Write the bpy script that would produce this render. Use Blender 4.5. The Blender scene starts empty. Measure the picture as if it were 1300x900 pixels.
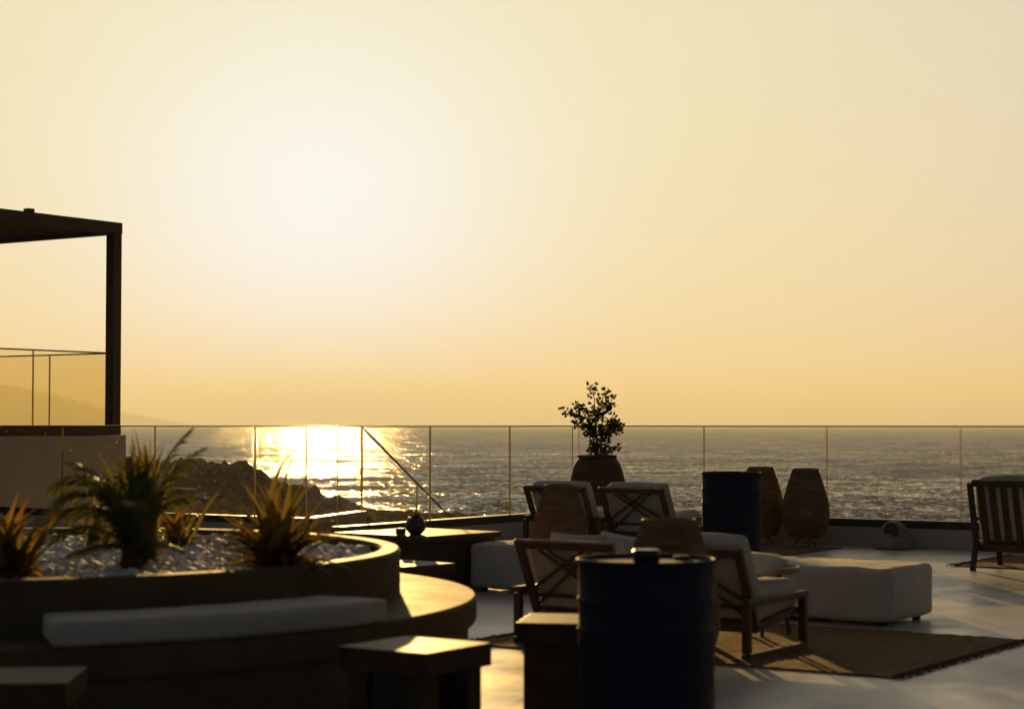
import bpy, math, random
from mathutils import Vector, Matrix, noise
random.seed(11)
R = math.radians
scene = bpy.context.scene
COL = scene.collection

# ------------------------------------------------------------------ camera
EYE = 1.32
cam_data = bpy.data.cameras.new('camera')
cam_data.sensor_width = 36.0
cam_data.lens = 36.0 * 2400 / 1300
cam_data.clip_start = 0.05
cam_data.clip_end = 120000
cam_data.dof.use_dof = True
cam_data.dof.focus_distance = 27.0
cam_data.dof.aperture_fstop = 3.4
cam = bpy.data.objects.new('camera', cam_data)
COL.objects.link(cam)
cam.location = (0, 0, EYE)
cam.rotation_euler = (R(90 + 2.1), 0, 0)
scene.camera = cam

# ------------------------------------------------------------------ sky, sun, exposure
SUN_EL, SUN_AZ = 6.85, -5.85          # degrees above the horizon / to the right of the view axis
world = bpy.data.worlds.new('World')
scene.world = world
world.use_nodes = True
wn, wl = world.node_tree.nodes, world.node_tree.links
bg = wn['Background']
def wnode(t, **k):
    n = wn.new(t)
    for a, b in k.items():
        setattr(n, a, b)
    return n
def wmath(op, a, b=None):
    n = wnode('ShaderNodeMath', operation=op)
    for i, s in enumerate((a, b)):
        if s is None: continue
        if isinstance(s, (int, float)): n.inputs[i].default_value = s
        else: wl.new(s, n.inputs[i])
    return n.outputs[0]
def wvec(op, a, b=None):
    n = wnode('ShaderNodeVectorMath', operation=op)
    for i, s in enumerate((a, b)):
        if s is None: continue
        if isinstance(s, tuple): n.inputs[i].default_value = s
        else: wl.new(s, n.inputs[i])
    return n.outputs[0]
tc = wnode('ShaderNodeTexCoord')
sep = wnode('ShaderNodeSeparateXYZ')
wl.new(tc.outputs['Generated'], sep.inputs[0])
# low dusty air: the sky colour near the horizon is that of the air a few degrees up
zz = wmath('SQRT', wmath('ADD', wmath('MULTIPLY', sep.outputs[2], sep.outputs[2]), 0.0030))
comb = wnode('ShaderNodeCombineXYZ')
wl.new(sep.outputs[0], comb.inputs[0]); wl.new(sep.outputs[1], comb.inputs[1]); wl.new(zz, comb.inputs[2])
sky = wnode('ShaderNodeTexSky', sky_type='NISHITA', sun_disc=False)
sky.sun_elevation = R(SUN_EL)
sky.sun_rotation = R(SUN_AZ)
sky.dust_density = 6.0
sky.air_density = 1.0
sky.altitude = 20
wl.new(wvec('NORMALIZE', comb.outputs[0]), sky.inputs[0])
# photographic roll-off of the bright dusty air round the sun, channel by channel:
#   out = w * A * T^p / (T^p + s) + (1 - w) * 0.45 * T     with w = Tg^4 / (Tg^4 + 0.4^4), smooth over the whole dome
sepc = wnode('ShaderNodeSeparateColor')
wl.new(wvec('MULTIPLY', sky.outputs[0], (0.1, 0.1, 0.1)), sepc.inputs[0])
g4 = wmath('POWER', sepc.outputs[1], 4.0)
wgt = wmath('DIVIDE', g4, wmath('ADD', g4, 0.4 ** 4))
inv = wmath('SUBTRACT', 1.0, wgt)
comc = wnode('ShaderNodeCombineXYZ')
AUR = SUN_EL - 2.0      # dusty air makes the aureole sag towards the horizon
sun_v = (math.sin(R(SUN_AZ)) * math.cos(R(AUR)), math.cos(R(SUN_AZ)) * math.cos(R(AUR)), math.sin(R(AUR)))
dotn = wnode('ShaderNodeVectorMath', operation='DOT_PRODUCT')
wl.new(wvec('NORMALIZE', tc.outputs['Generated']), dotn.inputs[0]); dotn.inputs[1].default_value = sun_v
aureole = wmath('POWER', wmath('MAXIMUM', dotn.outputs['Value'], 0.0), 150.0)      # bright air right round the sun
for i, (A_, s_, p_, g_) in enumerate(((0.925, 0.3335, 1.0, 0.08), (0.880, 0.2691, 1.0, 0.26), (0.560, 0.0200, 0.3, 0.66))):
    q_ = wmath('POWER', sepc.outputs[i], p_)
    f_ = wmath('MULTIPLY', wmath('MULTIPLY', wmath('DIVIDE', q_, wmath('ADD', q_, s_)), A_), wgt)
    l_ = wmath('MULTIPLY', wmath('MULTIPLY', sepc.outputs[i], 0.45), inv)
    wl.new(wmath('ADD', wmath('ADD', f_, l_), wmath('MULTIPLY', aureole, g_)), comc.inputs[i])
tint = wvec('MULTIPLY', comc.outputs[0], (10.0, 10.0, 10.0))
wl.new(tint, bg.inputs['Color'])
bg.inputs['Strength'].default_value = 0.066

sun_data = bpy.data.lights.new('sun', 'SUN')
sun_data.energy = 5.0
sun_data.angle = R(0.5)
sun_data.color = (1.0, 0.60, 0.18)
sun = bpy.data.objects.new('sun', sun_data)
COL.objects.link(sun)
sdir = Vector((math.sin(R(SUN_AZ)) * math.cos(R(SUN_EL)), math.cos(R(SUN_AZ)) * math.cos(R(SUN_EL)), math.sin(R(SUN_EL))))
sun.rotation_euler = sdir.to_track_quat('Z', 'Y').to_euler()
sun.location = (-3, 30, 12)

vs = scene.view_settings
vs.view_transform = 'Standard'; vs.look = 'None'; vs.exposure = 0.6; vs.gamma = 1.0
vs.use_curve_mapping = False
scene.cycles.use_denoising = True
scene.cycles.max_bounces = 10
scene.cycles.transparent_max_bounces = 24
scene.cycles.sample_clamp_indirect = 6.0
scene.cycles.volume_bounces = 1

# ------------------------------------------------------------------ helpers
ANG = -34.0
U = Vector((math.cos(R(ANG)), math.sin(R(ANG)), 0))
V = Vector((-math.sin(R(ANG)), math.cos(R(ANG)), 0))

class MB:
    def __init__(s): s.v, s.f, s.m = [], [], []
    def add(s, verts, faces, mi=0):
        o = len(s.v)
        s.v += [tuple(p) for p in verts]
        s.f += [tuple(i + o for i in f) for f in faces]
        s.m += [mi] * len(faces)
    def box(s, x0, x1, y0, y1, z0, z1, mi=0):
        s.add([(x, y, z) for z in (z0, z1) for y in (y0, y1) for x in (x0, x1)],
              [(0, 2, 3, 1), (4, 5, 7, 6), (0, 1, 5, 4), (2, 6, 7, 3), (0, 4, 6, 2), (1, 3, 7, 5)], mi)
        return s
    def bar(s, p, q, w, h, up=(0, 0, 1), mi=0):
        p, q, up = Vector(p), Vector(q), Vector(up)
        d = (q - p).normalized()
        a = d.cross(up)
        if a.length < 1e-4: a = d.cross(Vector((0, 1, 0)))
        a.normalize(); b = a.cross(d).normalized()
        vs_ = []
        for c in (p, q):
            for k, l in ((-1, -1), (1, -1), (1, 1), (-1, 1)):
                vs_.append(c + a * (k * w / 2) + b * (l * h / 2))
        s.add(vs_, [(3, 2, 1, 0), (4, 5, 6, 7), (0, 1, 5, 4), (1, 2, 6, 5), (2, 3, 7, 6), (3, 0, 4, 7)], mi)
        return s
    def tube(s, pts, r, seg=8, closed=False, caps=True):
        pts = [Vector(p) for p in pts]
        n = len(pts); o = len(s.v)
        for i, p in enumerate(pts):
            a = pts[(i - 1) % n] if (closed or i > 0) else p
            b = pts[(i + 1) % n] if (closed or i < n - 1) else p
            d = (b - a).normalized()
            x = d.cross(Vector((0, 0, 1)))
            if x.length < 1e-3: x = d.cross(Vector((0, 1, 0)))
            x.normalize(); y = x.cross(d)
            rr = r[i] if isinstance(r, (list, tuple)) else r
            s.v += [tuple(p + x * (math.cos(t) * rr) + y * (math.sin(t) * rr)) for t in [2 * math.pi * k / seg for k in range(seg)]]
        m = n if closed else n - 1
        for i in range(m):
            for k in range(seg):
                a, b = o + i * seg + k, o + i * seg + (k + 1) % seg
                c, d = o + ((i + 1) % n) * seg + (k + 1) % seg, o + ((i + 1) % n) * seg + k
                s.f.append((a, b, c, d)); s.m.append(0)
        if caps and not closed:
            s.f.append(tuple(o + k for k in range(seg))[::-1]); s.m.append(0)
            s.f.append(tuple(o + (n - 1) * seg + k for k in range(seg))); s.m.append(0)
        return s
    def lathe(s, prof, seg=40, c=(0, 0, 0), a0=0, a1=2 * math.pi):
        o = len(s.v); full = abs(a1 - a0 - 2 * math.pi) < 1e-6
        n = seg if full else seg + 1
        for r, z in prof:
            for k in range(n):
                t = a0 + (a1 - a0) * k / seg
                s.v.append((c[0] + r * math.cos(t), c[1] + r * math.sin(t), c[2] + z))
        for i in range(len(prof) - 1):
            for k in range(seg):
                k2 = (k + 1) % n
                s.f.append((o + i * n + k, o + i * n + k2, o + (i + 1) * n + k2, o + (i + 1) * n + k)); s.m.append(0)
        return s
    def build(s, name, mats, parent=None, loc=(0, 0, 0), rz=0, smooth=False, bevel=0, seg=2):
        me = bpy.data.meshes.new(name)
        me.from_pydata(s.v, [], s.f)
        for m in (mats if isinstance(mats, (list, tuple)) else [mats]): me.materials.append(m)
        me.polygons.foreach_set('material_index', s.m)
        if smooth: me.polygons.foreach_set('use_smooth', [True] * len(me.polygons))
        me.update()
        o = bpy.data.objects.new(name, me)
        COL.objects.link(o)
        o.parent = parent; o.location = loc; o.rotation_euler = (0, 0, rz)
        if bevel:
            b = o.modifiers.new('edge', 'BEVEL'); b.width = bevel; b.segments = seg; b.limit_method = 'ANGLE'; b.angle_limit = R(40)
        return o

def smooth_by_angle(o, deg=35):
    me = o.data
    me.polygons.foreach_set('use_smooth', [True] * len(me.polygons))
    me.set_sharp_from_angle(angle=R(deg))
    return o

def tag(o, label=None, cat=None, group=None, kind=None):
    if label: o['label'] = label
    if cat: o['category'] = cat
    if group: o['group'] = group
    if kind: o['kind'] = kind
    return o

def thing(name, label, cat, loc=(0, 0, 0), rz=0, group=None):
    o = bpy.data.objects.new(name, None)
    o.empty_display_size = 0.1
    COL.objects.link(o)
    o.location = loc; o.rotation_euler = (0, 0, rz)
    return tag(o, label, cat, group)

def share(src, parent, loc=(0, 0, 0), rot=(0, 0, 0), scale=None):
    c = src.copy(); COL.objects.link(c); c.parent = parent
    c.location = loc; c.rotation_euler = rot
    if scale: c.scale = scale
    return c

def copy_tree(o, parent=None):
    c = o.copy(); COL.objects.link(c); c.parent = parent
    for ch in list(o.children): copy_tree(ch, c)
    return c

def soft_box(w, d, h, r, puff=0.0, n=12, seed=0, wrinkle=0.0, mapf=None):
    """rounded, slightly puffed box; base at z = 0, centred in x and y"""
    mb = MB(); half = Vector((w / 2, d / 2, h / 2)); idx = {}
    def vid(i, j, k):
        key = (i, j, k)
        if key in idx: return idx[key]
        q = []
        for t, hf in zip((i, j, k), half):
            s_ = 2 * t / n - 1
            # concentrate samples towards the edges
            s_ = math.copysign(1 - (1 - abs(s_)) ** 1.6, s_)
            q.append(s_ * hf)
        p = Vector(q)
        inner = Vector([max(-(hf - r), min(hf - r, c)) for c, hf in zip(p, half)])
        dlt = p - inner
        if dlt.length > 1e-9: p2 = inner + dlt.normalized() * r
        else: p2 = p
        fx, fy, fz = (1 - (p[a] / half[a]) ** 2 for a in range(3))
        g = Vector((p2.x / half.x * fy * fz, p2.y / half.y * fx * fz, p2.z / half.z * fx * fy))
        p2 = p2 + g * puff
        if wrinkle:
            nv = noise.noise_vector(Vector((p2.x * 6 + seed, p2.y * 6, p2.z * 6)))
            p2 = p2 + nv * wrinkle + noise.noise_vector(p2 * 17 + Vector((seed, 0, 0))) * wrinkle * 0.35
        p2.z += half.z
        if mapf: p2 = Vector(mapf(p2))
        idx[key] = len(mb.v); mb.v.append(tuple(p2))
        return idx[key]
    for a in range(n):
        for b in range(n):
            for fc in ((0, 0), (0, 1), (1, 0), (1, 1), (2, 0), (2, 1)):
                ax, sd = fc; c = n * sd
                def pt(u, v):
                    t = [0, 0, 0]; t[ax] = c; t[(ax + 1) % 3] = u; t[(ax + 2) % 3] = v
                    return vid(*t)
                f = (pt(a, b), pt(a + 1, b), pt(a + 1, b + 1), pt(a, b + 1))
                mb.f.append(f if sd else f[::-1]); mb.m.append(0)
    return mb

# ------------------------------------------------------------------ materials
MATS = {}
def mat(name, col, rough=0.5, spec=0.5, var=0.0, vscale=8.0, bump=0.0, bscale=40.0, stretch=(1, 1, 1), metal=0.0, col2=None, rvar=0.0, detail=6, sheen=0.0, coat=0.0, coords='Object'):
    m = bpy.data.materials.new(name); m.use_nodes = True
    nt = m.node_tree; b = nt.nodes['Principled BSDF']
    b.inputs['Base Color'].default_value = (*col, 1)
    b.inputs['Roughness'].default_value = rough
    b.inputs['Specular IOR Level'].default_value = spec
    b.inputs['Metallic'].default_value = metal
    b.inputs['Sheen Weight'].default_value = sheen
    b.inputs['Coat Weight'].default_value = coat
    t = nt.nodes.new('ShaderNodeTexCoord'); mp = nt.nodes.new('ShaderNodeMapping')
    mp.inputs['Scale'].default_value = stretch
    nt.links.new(t.outputs[coords], mp.inputs[0])
    if var or col2 or rvar:
        nz = nt.nodes.new('ShaderNodeTexNoise'); nz.inputs['Scale'].default_value = vscale; nz.inputs['Detail'].default_value = detail
        nz.inputs['Roughness'].default_value = 0.6
        nt.links.new(mp.outputs[0], nz.inputs['Vector'])
        rp = nt.nodes.new('ShaderNodeValToRGB')
        c2 = col2 if col2 else tuple(c * (1 - var) for c in col)
        c1 = col if col2 else tuple(min(1, c * (1 + var)) for c in col)
        rp.color_ramp.elements[0].position = 0.32; rp.color_ramp.elements[0].color = (*c2, 1)
        rp.color_ramp.elements[1].position = 0.68; rp.color_ramp.elements[1].color = (*c1, 1)
        nt.links.new(nz.outputs['Fac'], rp.inputs[0]); nt.links.new(rp.outputs[0], b.inputs['Base Color'])
        if rvar:
            mr = nt.nodes.new('ShaderNodeMapRange')
            mr.inputs['From Min'].default_value = 0.3; mr.inputs['From Max'].default_value = 0.7
            mr.inputs['To Min'].default_value = max(0.02, rough - rvar); mr.inputs['To Max'].default_value = rough + rvar
            nt.links.new(nz.outputs['Fac'], mr.inputs['Value']); nt.links.new(mr.outputs[0], b.inputs['Roughness'])
    if bump:
        n2 = nt.nodes.new('ShaderNodeTexNoise'); n2.inputs['Scale'].default_value = bscale; n2.inputs['Detail'].default_value = 5
        nt.links.new(mp.outputs[0], n2.inputs['Vector'])
        bp = nt.nodes.new('ShaderNodeBump'); bp.inputs['Strength'].default_value = bump; bp.inputs['Distance'].default_value = 0.02
        nt.links.new(n2.outputs['Fac'], bp.inputs['Height']); nt.links.new(bp.outputs[0], b.inputs['Normal'])
    MATS[name] = m
    return m

M_floor = mat('polished_microcement', (0.50, 0.47, 0.43), 0.40, 0.45, var=0.2, vscale=1.6, bump=0.06, bscale=14, rvar=0.16, detail=10)
M_plaster = mat('white_plaster', (0.42, 0.38, 0.33), 0.8, 0.3, var=0.06, vscale=3, bump=0.1, bscale=60)
M_channel = mat('dark_rail_channel', (0.035, 0.028, 0.022), 0.45, 0.5, var=0.2, vscale=20)
M_planter = mat('dark_plaster', (0.125, 0.090, 0.052), 0.66, 0.05, var=0.18, vscale=4, bump=0.10, bscale=30, rvar=0.06)
M_table = mat('dark_stained_wood', (0.075, 0.048, 0.028), 0.50, 0.10, var=0.35, vscale=7, stretch=(1, 9, 1), bump=0.08, bscale=40, rvar=0.08)
M_wood = mat('brown_teak', (0.085, 0.045, 0.022), 0.5, 0.45, var=0.35, vscale=10, stretch=(6, 6, 1), bump=0.08, bscale=60)
M_darkwood = mat('dark_oiled_wood', (0.045, 0.028, 0.018), 0.5, 0.45, var=0.3, vscale=12, stretch=(6, 6, 1), bump=0.08, bscale=60)
M_cushion = mat('white_cotton', (0.46, 0.42, 0.38), 0.95, 0.15, var=0.05, vscale=5, bump=0.15, bscale=220, sheen=0.25)
M_ottoman = mat('off_white_canvas', (0.50, 0.465, 0.42), 0.95, 0.15, var=0.06, vscale=4, bump=0.15, bscale=200, sheen=0.2)
M_drum = mat('navy_painted_steel', (0.010, 0.013, 0.040), 0.68, 0.22, var=0.12, vscale=5, bump=0.015, bscale=10, rvar=0.06)
M_black = mat('black_plastic', (0.012, 0.012, 0.012), 0.35, 0.5, var=0.1)
M_wicker = mat('woven_rattan', (0.20, 0.122, 0.058), 0.7, 0.3, var=0.5, vscale=5, stretch=(1, 1, 16))
M_wire = mat('dark_steel_wire', (0.03, 0.026, 0.022), 0.4, 0.5, var=0.1)
M_clay = mat('brown_terracotta', (0.10, 0.058, 0.036), 0.75, 0.3, var=0.25, vscale=9, bump=0.2, bscale=30)
M_rug = mat('jute_weave', (0.22, 0.14, 0.075), 0.95, 0.1, var=0.35, vscale=22, bump=0.8, bscale=90)
M_fringe = mat('jute_fringe', (0.16, 0.10, 0.055), 0.95, 0.1, var=0.2)
M_gravel = mat('white_pebble', (0.66, 0.65, 0.66), 0.7, 0.35, var=0.12, vscale=3, bump=0.2, bscale=40)
M_steel = mat('brown_coated_steel', (0.055, 0.030, 0.018), 0.45, 0.5, var=0.12, vscale=4)
M_rock = mat('brown_sea_rock', (0.11, 0.078, 0.05), 1.0, 0.0, var=0.45, vscale=0.12, bump=1.0, bscale=0.6, detail=12)
M_mount = mat('far_hill_scrub', (0.14, 0.12, 0.08), 0.95, 0.1, var=0.3, vscale=0.004)
M_stone = mat('beige_faux_stone', (0.30, 0.24, 0.18), 0.85, 0.2, var=0.2, vscale=14, bump=0.4, bscale=45)
M_thatch = mat('beach_parasol_cloth', (0.5, 0.47, 0.45), 0.9, 0.1, var=0.1)
M_tray = mat('pale_tray_wood', (0.30, 0.18, 0.09), 0.35, 0.5, var=0.25, vscale=14, stretch=(1, 8, 1))
M_soil = mat('dark_soil', (0.03, 0.02, 0.013), 0.95, 0.1, var=0.3)
M_bark = mat('plant_bark', (0.07, 0.045, 0.028), 0.9, 0.1, var=0.3, vscale=30)
M_ceramic = mat('dark_ceramic', (0.05, 0.042, 0.036), 0.4, 0.5, var=0.15)
M_cap = mat('dark_edge_cap', (0.035, 0.028, 0.015), 0.4, 0.3, var=0.05)
M_edge = mat('polished_glass_edge', (0.10, 0.075, 0.03), 0.4, 0.3, var=0.05)
_nt = M_edge.node_tree; _tl = _nt.nodes.new('ShaderNodeBsdfTranslucent'); _tl.inputs[0].default_value = (0.55, 0.42, 0.22, 1)
_mx = _nt.nodes.new('ShaderNodeMixShader'); _mx.inputs[0].default_value = 0.16
_nt.links.new(_nt.nodes['Principled BSDF'].outputs[0], _mx.inputs[1]); _nt.links.new(_tl.outputs[0], _mx.inputs[2]); _nt.links.new(_mx.outputs[0], _nt.nodes['Material Output'].inputs['Surface'])

def glass(name, tint, ior=1.45):
    m = bpy.data.materials.new(name); m.use_nodes = True
    nt = m.node_tree; nt.nodes.clear()
    out = nt.nodes.new('ShaderNodeOutputMaterial'); mix = nt.nodes.new('ShaderNodeMixShader')
    tr = nt.nodes.new('ShaderNodeBsdfTransparent'); tr.inputs[0].default_value = (*tint, 1)
    gl = nt.nodes.new('ShaderNodeBsdfGlossy'); gl.inputs['Roughness'].default_value = 0.02
    fr_ = nt.nodes.new('ShaderNodeFresnel'); fr_.inputs[0].default_value = ior
    ge = nt.nodes.new('ShaderNodeNewGeometry'); fr = nt.nodes.new('ShaderNodeMath'); fr.operation = 'SUBTRACT'; fr.use_clamp = True
    nt.links.new(fr_.outputs[0], fr.inputs[0]); nt.links.new(ge.outputs['Backfacing'], fr.inputs[1])
    # salt and dust specks on the pane
    t = nt.nodes.new('ShaderNodeTexCoord'); nz = nt.nodes.new('ShaderNodeTexNoise'); nz.inputs['Scale'].default_value = 42; nz.inputs['Detail'].default_value = 2
    nt.links.new(t.outputs['Object'], nz.inputs['Vector'])
    rp = nt.nodes.new('ShaderNodeValToRGB'); rp.color_ramp.elements[0].position = 0.69; rp.color_ramp.elements[0].color = (0, 0, 0, 1)
    rp.color_ramp.elements[1].position = 0.78; rp.color_ramp.elements[1].color = (0.35, 0.35, 0.35, 1)
    nt.links.new(nz.outputs['Fac'], rp.inputs[0])
    df = nt.nodes.new('ShaderNodeBsdfTranslucent'); df.inputs[0].default_value = (0.8, 0.8, 0.78, 1)
    mix2 = nt.nodes.new('ShaderNodeMixShader')
    nt.links.new(fr.outputs[0], mix.inputs[0]); nt.links.new(tr.outputs[0], mix.inputs[1]); nt.links.new(gl.outputs[0], mix.inputs[2])
    nt.links.new(rp.outputs[0], mix2.inputs[0]); nt.links.new(mix.outputs[0], mix2.inputs[1]); nt.links.new(df.outputs[0], mix2.inputs[2])
    nt.links.new(mix2.outputs[0], out.inputs['Surface'])
    return m
M_glass = glass('clear_balustrade_glass', (0.975, 0.97, 0.945))
M_glass2 = glass('bronze_tinted_glass', (0.95, 0.92, 0.82))

def leaf_mat(name, col, trans, rough=0.45):
    m = bpy.data.materials.new(name); m.use_nodes = True
    nt = m.node_tree; b = nt.nodes['Principled BSDF']; out = nt.nodes['Material Output']
    t = nt.nodes.new('ShaderNodeTexCoord'); nz = nt.nodes.new('ShaderNodeTexNoise'); nz.inputs['Scale'].default_value = 9
    nt.links.new(t.outputs['Object'], nz.inputs['Vector'])
    oi = nt.nodes.new('ShaderNodeObjectInfo')
    ad = nt.nodes.new('ShaderNodeMath'); ad.operation = 'MULTIPLY_ADD'; ad.inputs[1].default_value = 0.6; ad.inputs[2].default_value = -0.3
    nt.links.new(oi.outputs['Random'], ad.inputs[0])
    a2 = nt.nodes.new('ShaderNodeMath'); a2.operation = 'ADD'
    nt.links.new(nz.outputs['Fac'], a2.inputs[0]); nt.links.new(ad.outputs[0], a2.inputs[1])
    rp = nt.nodes.new('ShaderNodeValToRGB')
    rp.color_ramp.elements[0].position = 0.25; rp.color_ramp.elements[0].color = (*[c * 0.55 for c in col], 1)
    rp.color_ramp.elements[1].position = 0.75; rp.color_ramp.elements[1].color = (*[min(1, c * 1.4) for c in col], 1)
    nt.links.new(a2.outputs[0], rp.inputs[0]); nt.links.new(rp.outputs[0], b.inputs['Base Color'])
    b.inputs['Roughness'].default_value = rough; b.inputs['Specular IOR Level'].default_value = 0.35
    tl = nt.nodes.new('ShaderNodeBsdfTranslucent'); tl.inputs[0].default_value = (*trans, 1)
    mx = nt.nodes.new('ShaderNodeMixShader'); mx.inputs[0].default_value = 0.38
    nt.links.new(b.outputs[0], mx.inputs[1]); nt.links.new(tl.outputs[0], mx.inputs[2]); nt.links.new(mx.outputs[0], out.inputs['Surface'])
    return m
M_leaf = leaf_mat('green_sword_leaf', (0.065, 0.070, 0.018), (0.28, 0.22, 0.03))
M_leaf_red = leaf_mat('russet_sword_leaf', (0.075, 0.052, 0.02), (0.42, 0.22, 0.03))
M_frond = leaf_mat('palm_green', (0.055, 0.070, 0.018), (0.18, 0.18, 0.03))
M_bush = leaf_mat('bush_leaf', (0.045, 0.055, 0.018), (0.10, 0.09, 0.02))

# ------------------------------------------------------------------ sea
SEA = -20.0
def sea_material():
    m = bpy.data.materials.new('sea_water'); m.use_nodes = True
    nt = m.node_tree; b = nt.nodes['Principled BSDF']
    b.inputs['Base Color'].default_value = (0.050, 0.048, 0.036, 1)
    b.inputs['Roughness'].default_value = 0.10
    b.inputs['IOR'].default_value = 1.333
    t = nt.nodes.new('ShaderNodeTexCoord')
    acc = None
    for sc_, amp, det, rot, st in ((0.005, 0.14, 3, 0.1, (1.0, 1.6, 1)), (0.035, 0.45, 4, -0.1, (1.3, 1.0, 1)), (0.26, 1.10, 4, 0.3, (1.4, 0.8, 1)), (1.3, 1.25, 3, 0.0, (1.3, 0.7, 1))):
        mp = nt.nodes.new('ShaderNodeMapping'); mp.inputs['Rotation'].default_value = (0, 0, rot); mp.inputs['Scale'].default_value = st
        nt.links.new(t.outputs['Object'], mp.inputs[0])
        nz = nt.nodes.new('ShaderNodeTexNoise'); nz.inputs['Scale'].default_value = sc_; nz.inputs['Detail'].default_value = det; nz.inputs['Roughness'].default_value = 0.55
        nt.links.new(mp.outputs[0], nz.inputs['Vector'])
        v1 = nt.nodes.new('ShaderNodeVectorMath'); v1.operation = 'SUBTRACT'; v1.inputs[1].default_value = (0.5, 0.5, 0.5)
        v2 = nt.nodes.new('ShaderNodeVectorMath'); v2.operation = 'MULTIPLY'; v2.inputs[1].default_value = (amp * 1.0, amp, 0)
        nt.links.new(nz.outputs['Color'], v1.inputs[0]); nt.links.new(v1.outputs[0], v2.inputs[0])
        if acc is None: acc = v2
        else:
            v3 = nt.nodes.new('ShaderNodeVectorMath'); v3.operation = 'ADD'
            nt.links.new(acc.outputs[0], v3.inputs[0]); nt.links.new(v2.outputs[0], v3.inputs[1]); acc = v3
    # wind patches: calmer and rougher stretches of water
    mp = nt.nodes.new('ShaderNodeMapping'); mp.inputs['Scale'].default_value = (0.45, 1.0, 1)
    nt.links.new(t.outputs['Object'], mp.inputs[0])
    nz = nt.nodes.new('ShaderNodeTexNoise'); nz.inputs['Scale'].default_value = 0.016; nz.inputs['Detail'].default_value = 5; nz.inputs['Roughness'].default_value = 0.62
    nt.links.new(mp.outputs[0], nz.inputs['Vector'])
    mr = nt.nodes.new('ShaderNodeMapRange'); mr.inputs['From Min'].default_value = 0.35; mr.inputs['From Max'].default_value = 0.65
    mr.inputs['To Min'].default_value = 0.35; mr.inputs['To Max'].default_value = 1.45
    nt.links.new(nz.outputs['Fac'], mr.inputs['Value'])
    vsn = nt.nodes.new('ShaderNodeVectorMath'); vsn.operation = 'SCALE'
    nt.links.new(acc.outputs[0], vsn.inputs[0]); nt.links.new(mr.outputs[0], vsn.inputs['Scale']); acc = vsn
    v4 = nt.nodes.new('ShaderNodeVectorMath'); v4.operation = 'ADD'; v4.inputs[1].default_value = (0, -0.26, 1)      # wave faces lean to the shore
    v5 = nt.nodes.new('ShaderNodeVectorMath'); v5.operation = 'NORMALIZE'
    nt.links.new(acc.outputs[0], v4.inputs[0]); nt.links.new(v4.outputs[0], v5.inputs[0])
    nt.links.new(v5.outputs[0], b.inputs['Normal'])
    return m
mb = MB()
ys = [-300, 60, 250, 600, 1500, 5000, 15000, 45000]
for i, y in enumerate(ys):
    mb.v += [(-30000, y, SEA), (30000, y, SEA)]
    if i: mb.f.append((2 * i - 2, 2 * i - 1, 2 * i + 1, 2 * i)); mb.m.append(0)
tag(mb.build('sea', sea_material()), 'calm sea with golden sun glitter reaching the horizon', kind='structure')

# headland and shore below the terrace
def lerp_tab(tab, x):
    if x <= tab[0][0]: return tab[0][1]
    for (a, b), (c, d) in zip(tab, tab[1:]):
        if x <= c: return b + (d - b) * (x - a) / (c - a)
    return tab[-1][1]
RIDGE = [(-140, -6.5), (-72, -6.4), (-66, -5.9), (-60, -6.3), (-55.5, -6.9), (-54, -7.9), (-51.5, -8.5), (-50, -10.2), (-44, -11.2), (-41, -11.8), (-40, -13.4), (-35, -14.1), (-31, -16.0), (-24, -16.6), (-12, -16.9), (-4, -17.6), (1, -19.0), (6, -21.0), (20, -23)]
def hgt(x, y):
    rd = lerp_tab(RIDGE, x * 400 / max(y, 300))
    nz = noise.fractal(Vector((x * 0.10, y * 0.10, 3.1)), 0.8, 2.1, 6)
    nf = noise.hetero_terrain(Vector((x * 0.45, y * 0.45, 7.7)), 0.6, 2.1, 4, 0.3) - 0.6
    big = max(0.15, min(1, (rd + 20) / 12))
    if y <= 400: base = rd - (400 - y) * 0.045 * big - 0.5
    else: base = rd - (y - 400) * 0.55
    return base + (nz * 1.5 + nf * 1.3) * big
xs = [-150 + 0.62 * i for i in range(275)]
yv = [150 + 14 * i for i in range(13)] + [330 + 2.0 * i for i in range(50)]
mb = MB()
for y in yv:
    for x in xs: mb.v.append((x * y / 400, y, hgt(x * y / 400, y)))
n = len(xs)
for j in range(len(yv) - 1):
    for i in range(n - 1):
        a = j * n + i; mb.f.append((a, a + 1, a + n + 1, a + n)); mb.m.append(0)
tag(mb.build('headland', M_rock, smooth=True), 'dark rocky headland jutting into the sea beyond the glass', kind='structure')

# sloping ground between the terrace and the shore
mb = MB()
gy = [-60, 10, 28, 40, 80, 160, 240]
gz = [-6, -6, -7, -9, -13, -20.6, -23]
gx = [-120 + 10 * i for i in range(25)]
for y, z in zip(gy, gz):
    for x in gx: mb.v.append((x, y, z + 0.6 * noise.noise(Vector((x * .05, y * .05, 0)))))
n = len(gx)
for j in range(len(gy) - 1):
    for i in range(n - 1):
        a = j * n + i; mb.f.append((a, a + 1, a + n + 1, a + n)); mb.m.append(0)
tag(mb.build('terrain', M_rock, smooth=True), 'rocky slope falling from the terrace to the sea', kind='structure')

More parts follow.
